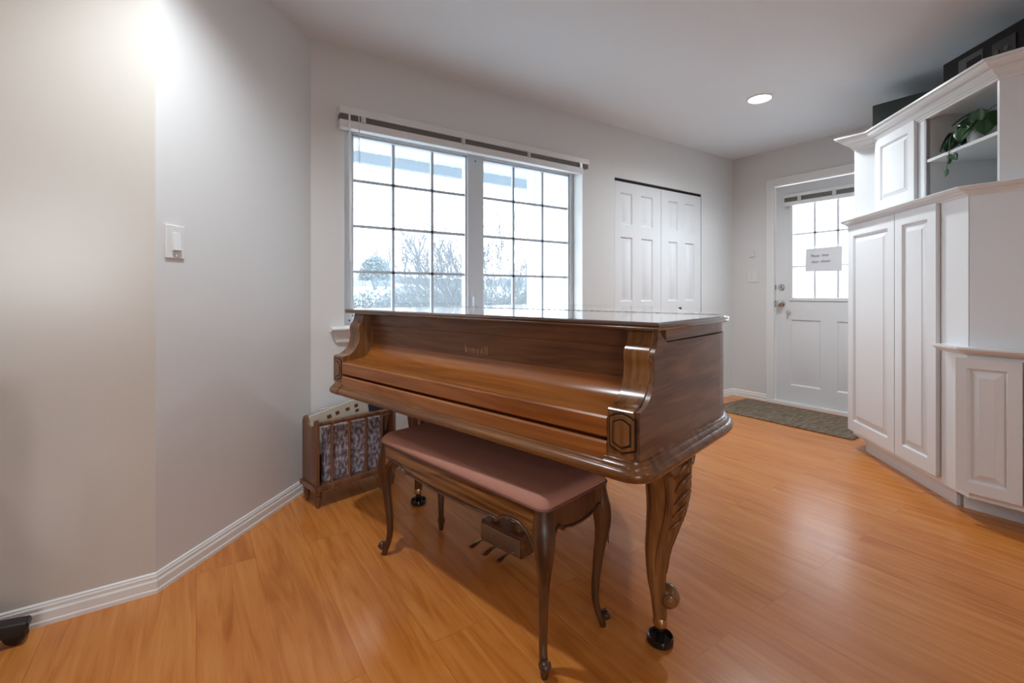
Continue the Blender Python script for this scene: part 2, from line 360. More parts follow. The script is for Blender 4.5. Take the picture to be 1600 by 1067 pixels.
# ---- closet bifold doors
cw = .588
for i in range(2):
    x0 = 2.852+i*(cw+.004)
    cols = ((.070, .215), (.325, .480)) if i == 0 else ((.100, .235), (.345, .490))
    pans = [(a, b, z0, z1) for a, b in cols for z0, z1 in ((1.62, 1.885), (.975, 1.515), (.17, .80))]
    d = panel_slab(cw, 1.955, .032, pans, inset=((0, 0), (.010, .010), (.02, .010), (.040, .002)), z0=.02)
    o = d.build('door_%d' % (i+2), door_m, smooth=25); o.location = (x0, YW+.002, 0); struct(o)
    if i == 1:
        MB().lathe([(.001, -.03), (.010, -.03), (.014, -.024), (.012, -.016), (.006, -.010), (.007, 0), (.001, 0)], (.245, 0, .905), 14, Matrix.Rotation(-pi/2, 3, 'X')).build('door_knob', black_pl, o)
        MB().prism([(.10, .908), (.16, .893), (.17, .905), (.13, .922)], -.008, -.002, 'y').build('door_latch', chrome, o)
struct(MB().box(2.84, 4.045, YW+.04, YW+.06, 0, 2.0).box(2.85, 4.039, YW+.006, YW+.04, 1.982, 1.999).box(4.022, 4.039, YW+.006, YW+.04, 0, 1.99).build('closet_gap_shade', gap_m, smooth=0))  # black slabs put the shade into the closet door gaps
# ---- entry door_1 (local x to the right seen from the room, front at y=0)
def place(o, x, y, z=0, rz=0): o.location = (x, y, z); o.rotation_euler = (0, 0, rz); return o
DW = DY1-DY0-.02
gx0, gx1, gz0, gz1 = .155, .70, 1.004, 1.885
pan = [(.13, .385, .19, .80), (.51, .765, .19, .80), (gx0-.012, gx1+.012, gz0-.012, gz1+.03)]
d = panel_slab(DW, 2.015, .04, pan[:2], inset=((0, 0), (.012, .008), (.022, .008), (.06, .001)), z0=.038)
# cut the glass opening by rebuilding slab
d = MB(); xs = [0, gx0-.012, gx1+.012, DW]
low = panel_slab(DW, gz0-.012-.038, .04, pan[:2], inset=((0, 0), (.012, .009), (.022, .009), (.06, .001)), z0=.038)
d.add(low.v, low.f)
d.box(0, gx0-.012, 0, .04, gz0-.012, 2.053).box(gx1+.012, DW, 0, .04, gz0-.012, 2.053).box(gx0-.012, gx1+.012, 0, .04, gz1+.03, 2.053)
door = struct(place(d.build('door_1', door_m, smooth=25), XD+.006, DY1-.01, 0, -pi/2))
lip = MB()
for x0, x1, z0, z1 in ((gx0-.03, gx0, gz0-.03, gz1+.03), (gx1, gx1+.03, gz0-.03, gz1+.03), (gx0, gx1, gz0-.03, gz0), (gx0, gx1, gz1, gz1+.03)): lip.box(x0, x1, -.010, .035, z0, z1)
lip.build('glass_frame', door_m, door, bevel=.004)
mu = MB()
for x in (gx0+.181, gx0+.363): mu.box(x-.008, x+.008, .004, .022, gz0, gz1)
for z in (1.291, 1.590): mu.box(gx0, gx1, .004, .022, z-.007, z+.007)
mu.build('muntin_bars', vinyl, door, smooth=0)
MB().box(gx0-.004, gx1+.004, .023, .027, gz0-.004, gz1+.004).build('window_pane', glass, door, smooth=0)
rx = Matrix.Rotation(pi/2, 3, 'X')
kz = .946
MB().lathe([(.001, 0), (.032, 0), (.032, .006), (.012, .012), (.012, .03), (.024, .036), (.030, .048), (.028, .06), (.016, .067), (.001, .068)], (.052, 0, kz), 20, rx).build('door_knob', chrome, door)
MB().lathe([(.001, 0), (.030, 0), (.030, .008), (.024, .014), (.001, .015)], (.052, 0, 1.102), 20, rx).box(.048, .056, -.026, -.014, 1.088, 1.116).build('deadbolt', chrome, door)
MB().box(-.004, .002, -.002, .03, kz-.03, kz+.03).box(-.004, .002, -.002, .03, 1.08, 1.125).build('strike_plate', groove_m, door)
for zz in (1.59, 1.291): pass
k = thing('door_key', 'small key hanging on a hook below the entry door knob', 'key', (XD, DY1-.128, .868))
MB().lathe([(.001, -.003), (.018, -.003), (.018, .003), (.001, .003)], (-.008, 0, 0), 14, Matrix.Rotation(pi/2, 3, 'Y')).build('key_head', chrome, k)
MB().box(-.010, -.006, .006, .012, -.06, -.01).build('key_blade', chrome, k)
# casing
cs = MB().box(XD-.014, XD, DY1, DY1+.074, 0, 2.139).box(XD-.014, XD, DY0-.074, DY0, 0, 2.139).box(XD-.014, XD, DY0, DY1, 2.065, 2.139)
struct(cs.build('trim_3', trim_m, bevel=.004))
struct(MB().box(XD-.022, XD+.16, DY0, DY1, 0, .036).box(XD-.03, XD-.02, DY0-.07, DY1+.07, 0, .03).build('trim_4', trim_m, bevel=.003))
struct(MB().box(XD+.05, XD+.07, DY0, DY1, .04, 2.06).build('trim_5', trim_m, smooth=0)) if False else None
# blind on the door
b2 = thing('door_blind', 'small white blind pulled up at the top of the entry door glass', 'window blind', (XD-.012, 2.168, 1.885))
b2.rotation_euler = (0, 0, -pi/2)
MB().box(0, .66, -.03, 0, .045, .075).build('headrail', door_m, b2, bevel=.003)
sl = MB()
for i in range(9): sl.box(.003, .655, -.028, -.004, .006+i*.0042, .009+i*.0042)
sl.build('slat_stack', slat_m, b2, smooth=0)
MB().box(0, .66, -.032, -.002, -.03, .005).build('bottom_rail', blind_w, b2, bevel=.003)
for x in (.12, .40): MB().box(x, x+.03, -.034, -.028, -.004, .05).build('stack_clip', clear_pl, b2, bevel=.001)
# paper sign
sg = thing('paper_sign', 'white paper notice with handwritten lines taped to the entry door glass', 'sign', (XD-.012, 1.996, 1.24), -pi/2)
MB().add([(0, 0, .002), (.290, -.001, -.006), (.292, -.0015, .210), (.005, 0, .204), (0, .001, .002), (.290, 0, -.006), (.292, -.0005, .210), (.005, .001, .204)], [(0, 1, 2, 3), (4, 7, 6, 5), (0, 4, 5, 1), (1, 5, 6, 2), (2, 6, 7, 3), (3, 7, 4, 0)]).build('sheet', paper, sg, smooth=0)
for s_, x_, z_ in (('Please', .045, .128), ('keep', .135, .131), ('door', .052, .075), ('closed', .125, .078)):
    me = text_mesh(s_, .036, ink, 'handwriting', sg, Matrix.Translation((x_, -.003, z_)) @ Matrix.Rotation(pi/2, 4, 'X'), .0003, .8, .2)
    o = bpy.data.objects.new('handwriting', me); COL.objects.link(o); o.parent = sg
# wall plates by the door
o = MB().box(-.014, 0, -.02, .02, 0, .07).build('chime_sensor', plate_m, bevel=.003); o.location = (XD, 2.487, 1.405)
tag(o, 'small white wall fitting above the wider switch plate left of the entry door', 'wall fitting')
t = thing('light_switch', 'wide white double switch plate on the wall left of the entry door', 'light switch', (XD, 2.478, 1.155))
MB().box(-.007, 0, -.058, .058, 0, .115).build('switch_plate', plate_m, t, bevel=.003)
for y in (-.03, .03): MB().box(-.012, -.006, y-.016, y+.016, .025, .09).build('rocker', plate_m, t, bevel=.002)
# switch on the angled wall
ang = atan2(A1[1]-A0[1], A1[0]-A0[0])
px_, py_ = A0[0]+cos(ang)*.035, A0[1]+sin(ang)*.035
t = thing('light_switch', 'white rocker light switch plate on the angled wall at left', 'light switch', (px_, py_, 1.168), ang)
MB().box(0, .078, -.006, 0, 0, .122).build('switch_plate', plate_m, t, bevel=.003)
MB().prism([(-.005, .025), (-.016, .030), (-.008, .095), (-.005, .095)], .024, .058, 'x').build('rocker', plate_m, t, bevel=.001)
for z in (.11, .012): MB().lathe([(.001, -.001), (.003, -.001), (.003, .001), (.001, .001)], (.041, -.006, z), 8, rx).build('plate_screw', chrome, t)
# ceiling lights, the last three added as unseen fill
names = ['round recessed ceiling light nearest the angled left wall', 'round glowing recessed ceiling light between window and entry door', 'added round fill light beside the white cabinet, out of view', 'added round fill light far left behind the viewpoint', 'added round fill light at the back of the room, out of view']
for (x, y, w_, a_, _b), nm in zip(LAMPS, names):
    t = thing('ceiling_or_fill_light', nm, 'ceiling light', (x, y, CEIL), 0, 'recessed ceiling lights')
    MB().lathe([(.070, 0), (.088, 0), (.088, -.004), (.080, -.008), (.072, -.006), (.070, -.001)], n=32).build('trim_ring', trim_m, t)
    MB().lathe([(.001, -.003), (.071, -.003), (.071, -.0005), (.001, -.0005)], n=32).build('lens', lens_m, t)
# door mat
o = MB().box(3.85, 4.50, 1.375, 2.50, .0, .009).build('door_mat', mat_m, bevel=.003)
tag(o, 'brown ribbed door mat on the floor in front of the entry door', 'door mat')

# ================================================================== BUILT-IN CABINET
R135 = rad(-135)
def diag(c, along): # point on plane x-y=c
    return None
# tall lower unit; local origin at far left end of the diagonal face, x to the right, y into the cabinet
CA = (3.665, 1.305)
tc_ = thing('corner_cabinet', 'tall white two-door cabinet base set at 45 degrees beside the entry door', 'cabinet', (CA[0], CA[1], 0), R135)
LEN = sqrt(2)*(3.665-2.953)
def w2l(p):  # world xy -> local of diagonal frame
    dx, dy = p[0]-CA[0], p[1]-CA[1]; c, s_ = cos(-R135), sin(-R135)
    return (dx*c-dy*s_, dx*s_+dy*c)
body = [w2l(p) for p in (CA, (2.953+.001, .593+.001), (XD-.002, .594), (XD-.002, 1.305))]
MB().prism(body, .095, 1.497).build('carcass', cab_m, tc_, bevel=.002)
kick = [w2l(p) for p in ((3.66, 1.23), (3.10-.005, .665), (3.2, .60), (XD-.01, .60), (XD-.01, 1.23))]
MB().prism(kick, 0, .095).build('toe_kick', cab_m, tc_, smooth=0)
pw = ((0, 0), (.004, .004), (.009, .014), (.015, .014), (.041, .002), (.043, -.001))
x1, x2 = -.02, .508
for a, b in ((-.018, .488), (.494, .826)):
    o = panel_slab(b-a, 1.37, .021, [(a+.062, b-.062, .125+.07, 1.495-.07)], inset=pw, x0=a, z0=.125, front=-.022).build('door', cab_m, tc_, smooth=25, bevel=.003)
# moulding between lower and upper unit
def crown(z, H, D): # profile out,z from bottom to top
    return [(-.02, z), (.004, z), (.008, z+.12*H), (.16*D, z+.14*H), (.18*D, z+.22*H), (.26*D, z+.26*H), (.34*D, z+.36*H), (.46*D, z+.46*H), (.47*D, z+.53*H), (.55*D, z+.54*H), (.66*D, z+.58*H), (.78*D, z+.68*H), (.86*D, z+.80*H), (.87*D, z+.86*H), (D, z+.88*H), (D, z+H), (-.02, z+H)]
pth = [(3.70, 1.34), (2.953, .593), (2.953, -4.0)]
q = MB().sweep(pth, crown(1.490, .042, .062), seg=0); q.v = [(*w2l(p), p[2]) for p in q.v]; q.build('crown_moulding', cab_m, tc_, smooth=14)
struct(MB().sweep(pth, crown(1.490, .042, .062), seg=1).build('trim_6', cab_m, smooth=14))
# low cabinet
lc = thing('low_cabinet', 'white waist-high cabinet with one raised-panel door at the right edge', 'cabinet', (2.95, .593, 0), -pi/2)
# local x = -Y world, y = +X world
MB().prism([(-.072, .075), (0, 0), (1.4, 0), (1.4, -.0)][:3]+[(1.4, .002)], .1, .76).build('side_filler', cab_m, lc, smooth=0)
MB().box(-.004, 1.4, -.004, .002, .13, .76).build('carcass', cab_m, lc, smooth=0)
for a, b in ((.003, .178), (.186, .56), (.568, .94)):
    pass
for a, b in ((-.04, .172), (.180, .53), (.538, .90)):
    panel_slab(b-a, .615, .019, [(a+.038, b-.042, .13+.05, .745-.045)], inset=((0, 0), (.004, .004), (.008, .014), (.013, .014), (.038, .002), (.040, -.001)), x0=a, z0=.13, front=-.024).build('door', cab_m, lc, smooth=25, bevel=.002)
struct(MB().box(3.0, 3.09, -1.0, .655, 0, .1).build('baseboard_partition', cab_m, smooth=0)) if False else None
cp = [(3.055, .695), (2.953, .593), (2.953, -.9)]
q = MB()
for sg_ in (0, 1): q.sweep(cp, [(-.02, .762), (.024, .762), (.030, .768), (.052, .776), (.058, .784), (.066, .786), (.066, .796), (-.02, .796)], seg=sg_)
q.v = [(-(p[1]-.593), p[0]-2.95, p[2]) for p in q.v]; q.build('countertop', cab_m, lc, smooth=30)
# upper unit
UA = (3.602, 1.152)
uc = thing('upper_cabinet', 'white upper cabinet with small door and open shelves on top of the tall cabinet', 'cabinet', (UA[0], UA[1], 1.532), R135)
def w2u(p):
    dx, dy = p[0]-UA[0], p[1]-UA[1]; c, s_ = cos(-R135), sin(-R135); return (dx*c-dy*s_, dx*s_+dy*c)
UH = .49; UL = sqrt(2)*(3.602-2.942)
g = MB()
ox0, ox1, zo0, zo1 = .462, UL-.012, .0, .462
g.box(0.0, ox0, 0, .018, 0, UH)                                   # face behind door
g.box(0, UL, .0, .018, zo1, UH)                                   # top rail
g.box(ox1, UL, 0, .018, 0, UH)
side = [w2u(p) for p in ((3.602, 1.275), (3.602, 1.152), (3.62, 1.16), (3.62, 1.275))]
g.prism(side, 0, UH)
g.prism([w2u(p) for p in ((3.621, 1.275), (3.621, 1.255), (XD-.002, 1.255), (XD-.002, 1.275))], 0, UH)
g.build('carcass', cab_m, uc, smooth=0)
g = MB(); g.box(ox0-.016, ox0, .0, .36, 0, UH); g.box(ox0-.016, UL+.3, .34, .358, 0, UH)
g.box(ox1, ox1+.016, .018, .36, 0, UH)
g.box(ox0, UL, .018, .35, UH-.02, UH); g.box(ox0, UL, .018, .35, -.0, .012)
g.build('shelf_lining', cab_m, uc, smooth=0)
MB().box(ox0, ox1, .003, .34, .218, .234).build('shelf', cab_m, uc, bevel=.001)
panel_slab(.375, .455, .020, [(.020+.052, .395-.052, .03+.055, .485-.06)], inset=((0, 0), (.004, .004), (.008, .012), (.013, .012), (.030, .002), (.032, -.001)), x0=.020, z0=.03, front=-.021).build('door', cab_m, uc, smooth=25, bevel=.003)
topp = [w2u(p) for p in ((3.602, 1.275), (3.602, 1.152), (2.942, .493), (XD-.002, .493), (XD-.002, 1.275))]
MB().prism(topp, UH, UH+.02).build('top_board', cab_m, uc, smooth=0)
pth2 = [(XD, 1.275), (3.602, 1.275), (3.602, 1.152), (2.942, .492), (2.942, -4.0)]
q = MB()
for sg_ in (0, 1, 2): q.sweep(pth2, crown(.455, .084, .085), seg=sg_)
q.v = [(*w2u(p), p[2]) for p in q.v]; q.build('crown_moulding', cab_m, uc, smooth=14)
struct(MB().sweep(pth2, crown(1.532+.455, .084, .085), seg=3).build('trim_7', cab_m, smooth=14))
# things on top and on the shelves
TOPZ = 1.532+UH+.02
o = MB().box(0, .52, 0, .45, 0, 2.30-TOPZ).build('storage_box', green_case, bevel=.004); o.location = (3.75, 1.224, TOPZ); o.rotation_euler = (0, 0, -pi/2)
tag(o, 'dark green flat-sided box on top of the white cabinet, left of the stereo', 'box')
sr = thing('stereo_unit', 'black stereo with control panels on top of the white cabinet', 'stereo', (3.318, .768, TOPZ), rad(-129))
SH = 2.268-TOPZ
MB().box(0, .47, 0, .30, 0, SH).build('housing', stereo_m, sr, bevel=.004)
MB().box(.10, .235, -.004, .002, .0, SH*.86).build('control_panel', stereo_g, sr, bevel=.001)
for i in range(2):
    for j in range(2): MB().box(.165+j*.03, .188+j*.03, -.008, -.003, .025+i*.04, .037+i*.04).build('button', silver_b, sr, bevel=.001)
MB().box(.15, .228, -.007, -.003, SH*.48, SH*.74).build('display', stereo_m, sr, bevel=.001)
MB().box(.285, .40, -.006, .002, .02, SH*.80).build('speaker_grille', black_pl, sr, bevel=.002)
for i in range(3):
    for j in range(2): MB().lathe([(.001, 0), (.012, 0), (.010, .008), (.001, .009)], (.315+j*.048, -.006, .04+i*.045), 12, rx).build('control_knob', stereo_g, sr)
tr = MB().lathe([(.001, 0), (.085, 0), (.09, .008), (.085, .012), (.001, .010)], n=28).build('shallow_tray', plain('dark_green_glaze', (.02, .05, .04), .3))
tr.location = (3.12, .50, 1.545); tag(tr, 'dark green shallow dish on the bottom of the open cabinet shelves', 'dish')
# plant
leafg = noise_mat('leaf_green', [(.35, (.010, .045, .016)), (.65, (.035, .12, .040))], 8, .35)
leafg2 = noise_mat('leaf_green_light', [(.35, (.03, .075, .03)), (.65, (.06, .15, .06))], 8, .4)
c_, s_ = cos(R135), sin(R135)
def u2w(x, y): return (UA[0]+c_*x-s_*y, UA[1]+s_*x+c_*y)
pxy = u2w(.672, .10)
pl = thing('potted_plant', 'trailing green houseplant in a white pot on the open cabinet shelf', 'plant', (pxy[0], pxy[1], 1.532+.235), R135)
MB().lathe([(.001, 0), (.036, 0), (.040, .01), (.049, .085), (.052, .09), (.047, .09), (.043, .075), (.001, .075)], n=28).build('pot', plain('white_ceramic', (.7, .7, .68), .3), pl)
def leaf(L, Wd, M, bend=.3, mat=leafg, name='leaf'):
    prof = [(0, 0), (.08, .55), (.25, .92), (.45, 1.0), (.65, .82), (.85, .42), (1, 0.02)]
    v = []; f = []
    for t, wv in prof:
        z = -bend*L*t*t
        for k_ in (-1, -.5, 0, .5, 1): v.append(M @ Vector((wv*Wd/2*k_, L*t, z+abs(k_)*.10*Wd)))
    for i in range(len(prof)-1):
        for k_ in range(4): f.append((i*5+k_, i*5+k_+1, i*5+k_+6, i*5+k_+5))
    m = MB().add(v, f); o = m.build(name, mat, pl, smooth=60)
    so = o.modifiers.new('thick', 'SOLIDIFY'); so.thickness = .0008
    return o
stm = MB()
specs = [(-100, .10, .05, .05), (-75, .08, .075, .05), (-120, .12, .03, .06), (-60, .07, .06, .06), (-20, .05, .085, .05), (-40, .09, .10, .05), (-90, .05, .10, .055), (0, .09, .08, .05),
         (20, .12, .10, .045), (-150, .09, .05, .05), (-140, .06, .09, .055), (60, .06, .10, .05), (120, .05, .10, .05), (-170, .13, .015, .05), (-105, .06, .02, .06), (-70, .11, .03, .055), (-30, .10, .045, .05), (-165, .07, .06, .055)]
for a, r, z, sz in specs:
    a = rad(a); p = Vector((cos(a)*r, sin(a)*r*.75, .06+z))
    stm.tube(smoothpath([(0, 0, .07), (cos(a)*r*.5, sin(a)*r*.35, .09+z*.8), p], 4), .0018, 5)
    M = Matrix.Translation(p) @ Matrix.Rotation(a-pi/2+random.uniform(-.5, .5), 4, 'Z') @ Matrix.Rotation(random.uniform(-1.35, -.25), 4, 'X')
    leaf(sz*1.6, sz*1.45, M, .2, leafg)
vine = smoothpath([(0, -.02, .085), (.0, -.06, .09), (0, -.118, .06), (0.002, -.128, -.02), (-.004, -.13, -.07), (-.02, -.13, -.11)], 5)
stm.tube(vine, .0016, 5)
for (x, z, s2, rz_, mt) in ((.0, -.03, .05, 15, leafg2), (.025, -.035, .042, -25, leafg), (-.025, -.095, .042, 10, leafg2), (-.0, -.055, .03, 60, leafg2)):
    M = Matrix.Translation((x, -.13, z)) @ Matrix.Rotation(rad(rz_), 4, 'Y') @ Matrix.Rotation(rad(-75), 4, 'X')
    leaf(s2, s2*.9, M, .1, mt)
stm.build('stem', leafg2, pl)

# ================================================================== PIANO  (local x = treble, y = away from player)
PB = .7459
uxw = (cos(PB)*sin(YAW)-sin(PB)*cos(YAW), -cos(PB)*cos(YAW)-sin(PB)*sin(YAW))
PANG = atan2(uxw[1], uxw[0]); PO = (.669, 1.432)
pn = thing('grand_piano', 'walnut grand piano with closed lid and fallboard in front of the window', 'piano', (PO[0], PO[1], 0), PANG)
HW = .735
def bez(p0, p1, p2, p3, n=10): return [tuple(((1-t)**3)*Vector(p0)+3*((1-t)**2)*t*Vector(p1)+3*(1-t)*t*t*Vector(p2)+t**3*Vector(p3)) for t in [i/n for i in range(1, n+1)]]
def footprint(y0, r=.02, w=HW):
    P = []
    def arc(cx, cy, r_, a0, a1, n=5): return [(cx+r_*cos(rad(a0+(a1-a0)*i/n)), cy+r_*sin(rad(a0+(a1-a0)*i/n))) for i in range(n+1)]
    P += arc(-w+r, y0+r, r, 180, 270) + arc(w-r, y0+r, r, 270, 360)
    P += [(w, .52)] + bez((w, .52), (w, .67), (.60, .78), (.46, .92)) + bez((.46, .92), (.32, 1.06), (.30, 1.40), (.0, 1.46)) + bez((0, 1.46), (-.3, 1.52), (-.7, 1.52), (-w, 1.25))
    return P
FP = footprint(0, .035)
# rim body behind the action, the cheeks and arms are separate
def clip_back(y0):
    P = [p for p in FP if p[1] > y0+.001]
    return [(-HW, y0), (HW, y0)] + P[0:]
back = [(-HW, .15), (HW, .15)] + [p for p in FP if p[1] > .2]
MB().prism(back, .655, .917).build('rim', wal_y, pn, smooth=30)
MB().prism([(x*.996, y*.998+.0005) for x, y in back], .921, .949).build('rim_band', wal_y, pn, smooth=30)
MB().prism([(x*.985, y*.985+.002) for x, y in back], .90, .935).build('rim_groove', groove_m, pn, smooth=30)
# lid
def outset(P, d):
    n = len(P); out = []
    for i in range(n):
        a = Vector(P[i-1]); b = Vector(P[i]); c = Vector(P[(i+1) % n]); d1 = (b-a); d2 = (c-b)
        if d1.length < 1e-7: d1 = d2
        if d2.length < 1e-7: d2 = d1
        n1 = Vector((d1.y, -d1.x)).normalized(); n2 = Vector((d2.y, -d2.x)).normalized(); m = (n1+n2).normalized(); m = m/max(m.dot(n1), .4)
        out.append((b.x+m.x*d, b.y+m.y*d))
    return out
LF = .082
lidP = [(-HW, LF), (HW, LF)] + [p for p in FP if p[1] > .2]
HY = .610
def lidmesh(P, m=None):
    m = m or MB(); R = []
    for d, z in ((.006, .949), (.016, .9525), (.019, .957), (.0165, .961), (.020, .964), (.0185, .968), (.013, .9715), (.0, .972)):
        R.append([(x, y, z) for x, y in outset(P, d)])
    return m.rings(R)
front = [(-HW, LF), (HW, LF)] + [p for p in lidP[2:] if p[0] > 0 and p[1] < HY]
# treble outline x at the hinge
xh = min(p[0] for p in lidP[2:] if p[1] < HY and p[0] > 0)
front += [(xh-.012, HY), (-HW, HY)]
m = MB()
for d, z in (): pass
def lidpart(P, flatfrom):  # moulded edge, straight at the hinge line
    R = []
    for d, z in ((.006, .949), (.016, .9525), (.019, .957), (.0165, .961), (.020, .964), (.0185, .968), (.013, .9715), (.0, .972)):
        O = outset(P, d); R.append([(x, min(y, HY) if flatfrom == 'front' else max(y, HY+.001), z) for x, y in O])
    return MB().rings(R)
lidpart(front, 'front').build('lid_front', lid_m, pn, smooth=30)
rear = [(-HW, HY+.001), (xh-.012, HY+.001)] + [p for p in lidP[2:] if not (p[0] > 0 and p[1] < HY)]
lidpart(rear, 'rear').build('lid_main', lid_m, pn, smooth=30)
hg = MB(); 
n_ = 46
for i in range(n_):
    x0 = -HW+.01+i*(xh+HW-.03)/n_; hg.tube([(x0, HY, .9722), (x0+(xh+HW-.03)/n_*.5, HY, .9722)], .0020, 8)
hg.build('hinge', brass_dull, pn)
MB().box(-HW+.01, xh-.015, HY-.008, HY+.008, .9715, .9724).build('hinge_leaf', groove_m, pn, smooth=0)
# lid front rail, name board, fallboard, key slip
IX = .652
MB().box(-IX, IX, .137, .165, .899, .950).build('lid_rail', wal_x, pn, bevel=.003)
MB().box(-IX, IX, .146, .17, .80, .899).build('name_board', wal_x, pn, smooth=0)
fb = [(.006, .692), (.0, .697), (-.003, .72), (-.003, .741), (.002, .7455), (.05, .751), (.094, .757), (.108, .762), (.124, .776), (.134, .792), (.140, .806), (.143, .816), (.150, .817), (.165, .81), (.165, .692)]
MB().prism(fb, -IX, IX, 'x').build('fallboard', fall_x, pn, smooth=30)
MB().prism([(-.004, .640), (-.004, .681), (.0, .686), (.03, .686), (.03, .640)], -IX, IX, 'x').build('key_slip', fall_x, pn, smooth=30)
# lettering
lm = plain('faded_gilt', (.50, .32, .22), .45)
xx = -.105; mbv = []
allm = None
letters = [('k', .034, .8), ('\u0131', .028, .8), ('m', .030, .8), ('B', .0215, .8), ('A', .0225, .8), ('l', .034, .8), ('l', .034, .8)]
bm = bmesh.new()
adv = {'k': .0165, '\u0131': .0085, 'm': .0225, 'B': .0145, 'A': .0150, 'l': .0075}
xx = -.026
for ch, sz, sx in letters:
    me = text_mesh(ch, sz*1.22, lm, 'l', None, Matrix.Translation((xx, .1452, .829)) @ Matrix.Rotation(pi/2, 4, 'X'), .0006, sx)
    bm.from_mesh(me); bpy.data.meshes.remove(me); xx += adv[ch]*1.33
me = bpy.data.meshes.new('lettering'); bm.to_mesh(me); bm.free(); me.materials.append(lm)
o = bpy.data.objects.new('lettering', me); COL.objects.link(o); o.parent = pn
# arms (scrolled cheeks)
arm = [(0, .655), (0, .764), (.004, .769)] + [(p[0], p[1]) for p in smoothpath([(.006, .770, 0), (.032, .776, 0), (.058, .797, 0), (.074, .828, 0), (.079, .858, 0), (.076, .883, 0), (.079, .900, 0), (.092, .917, 0), (.098, .935, 0), (.10, .949, 0)], 4)] + [(.165, .949), (.165, .655)]
for sgn in (-1, 1):
    x0, x1_ = (sgn*HW, sgn*IX); a, b = min(x0, x1_), max(x0, x1_)
    if sgn > 0: MB().prism([(max(y, .006), z-.004 if z < .94 and z > .7 else z) for y, z in arm[:-2]]+[(.1502, .917), (.1502, .655)], HW-.012, HW, 'x').build('side_panel', wal_y, pn, smooth=30)
    ai, bi = (a, b-.0125) if sgn > 0 else (a, b)
    ar = MB().prism(arm, ai, bi, 'x').build('arm', wal_z, pn, smooth=30, bevel=.005, bseg=3)
    cx_ = (a+b)/2; w_ = .030
    def hexp(w, z0, z1, k): return [(cx_-w, z0+k), (cx_, z0), (cx_+w, z0+k), (cx_+w, z1-k), (cx_+w*.5, z1-k*.35), (cx_, z1), (cx_-w*.5, z1-k*.35), (cx_-w, z1-k)]
    MB().prism(hexp(.035, .664, .762, .012), -.0015, .004, 'y').build('panel_groove', groove_m, ar, smooth=0)
    MB().prism(hexp(.0315, .668, .758, .012), -.004, .004, 'y').build('panel_frame', wal_z, ar, smooth=0, bevel=.002)
    MB().prism(hexp(.0245, .677, .748, .010), -.0046, .004, 'y').build('panel_groove', groove_m, ar, smooth=0)
    MB().prism(hexp(.021, .681, .744, .010), -.007, .004, 'y').build('panel_field', wal_z, ar, smooth=0, bevel=.002)
# base moulding around
bpr = [(-.05, .660), (.001, .660), (.002, .654), (.007, .652), (.008, .647), (.013, .644), (.016, .640), (.017, .636), (.023, .634), (.028, .627), (.028, .616), (.023, .609), (.012, .605), (-.05, .605)]
ia = max(i for i, p in enumerate(FP) if p[1] < .001 and p[0] < 0); ib = min(i for i, p in enumerate(FP) if p[1] < .001 and p[0] > 0)
pathm = [(IX-.004, 0)] + FP[ib:] + FP[:ia+1] + [(-IX+.004, 0)]
MB().sweep(pathm, bpr).build('base_moulding', wal_x, pn, smooth=40)
MB().prism([(.03, .646), (-.004, .646), (-.005, .642), (-.010, .640), (-.011, .636), (-.016, .634), (-.024, .628), (-.026, .620), (-.024, .612), (-.016, .607), (.03, .607)], -IX, IX, 'x').build('front_moulding', wal_x, pn, smooth=40)
MB().prism([(x*.95, y*.97+.02) for x, y in FP], .606, .657).build('key_bed', wal_x, pn, smooth=0)
# legs
def cabriole(parent, name, base, dirang, spec, mat, nseg=20, flute=.0):
    """spec: list of (z, offset along dir, half width out, half width side)"""
    M = Matrix.Translation(base) @ Matrix.Rotation(dirang, 4, 'Z')
    pts = smoothpath([(z, o_, a) for z, o_, a, b in spec], 5); pb = smoothpath([(b, 0, 0) for z, o_, a, b in spec], 5)
    R = []
    for (p, q) in zip(pts, pb):
        z, o_, a = p; b_ = q[0]; ring = []
        for k in range(nseg):
            t = 2*pi*k/nseg; c1, s1 = cos(t), sin(t)
            e = .72; rx_ = math.copysign(abs(c1)**e, c1); ry_ = math.copysign(abs(s1)**e, s1)
            fl = 1-flute*(.5+.5*cos(8*t))
            ring.append(M @ Vector((o_+a*rx_*fl, b_*ry_*fl, z)))
        R.append(ring)
    return MB().rings(R).build(name, mat, parent, smooth=50), M
legspec = [(.606, .004, .085, .078), (.56, .008, .076, .070), (.51, .014, .068, .062), (.46, .020, .062, .055), (.40, .016, .054, .047), (.34, .004, .044, .039), (.284, -.008, .035, .032), (.247, -.011, .031, .029), (.18, -.010, .026, .024), (.14, -.005, .023, .021), (.10, -.002, .021, .019), (.072, 0, .019, .019)]
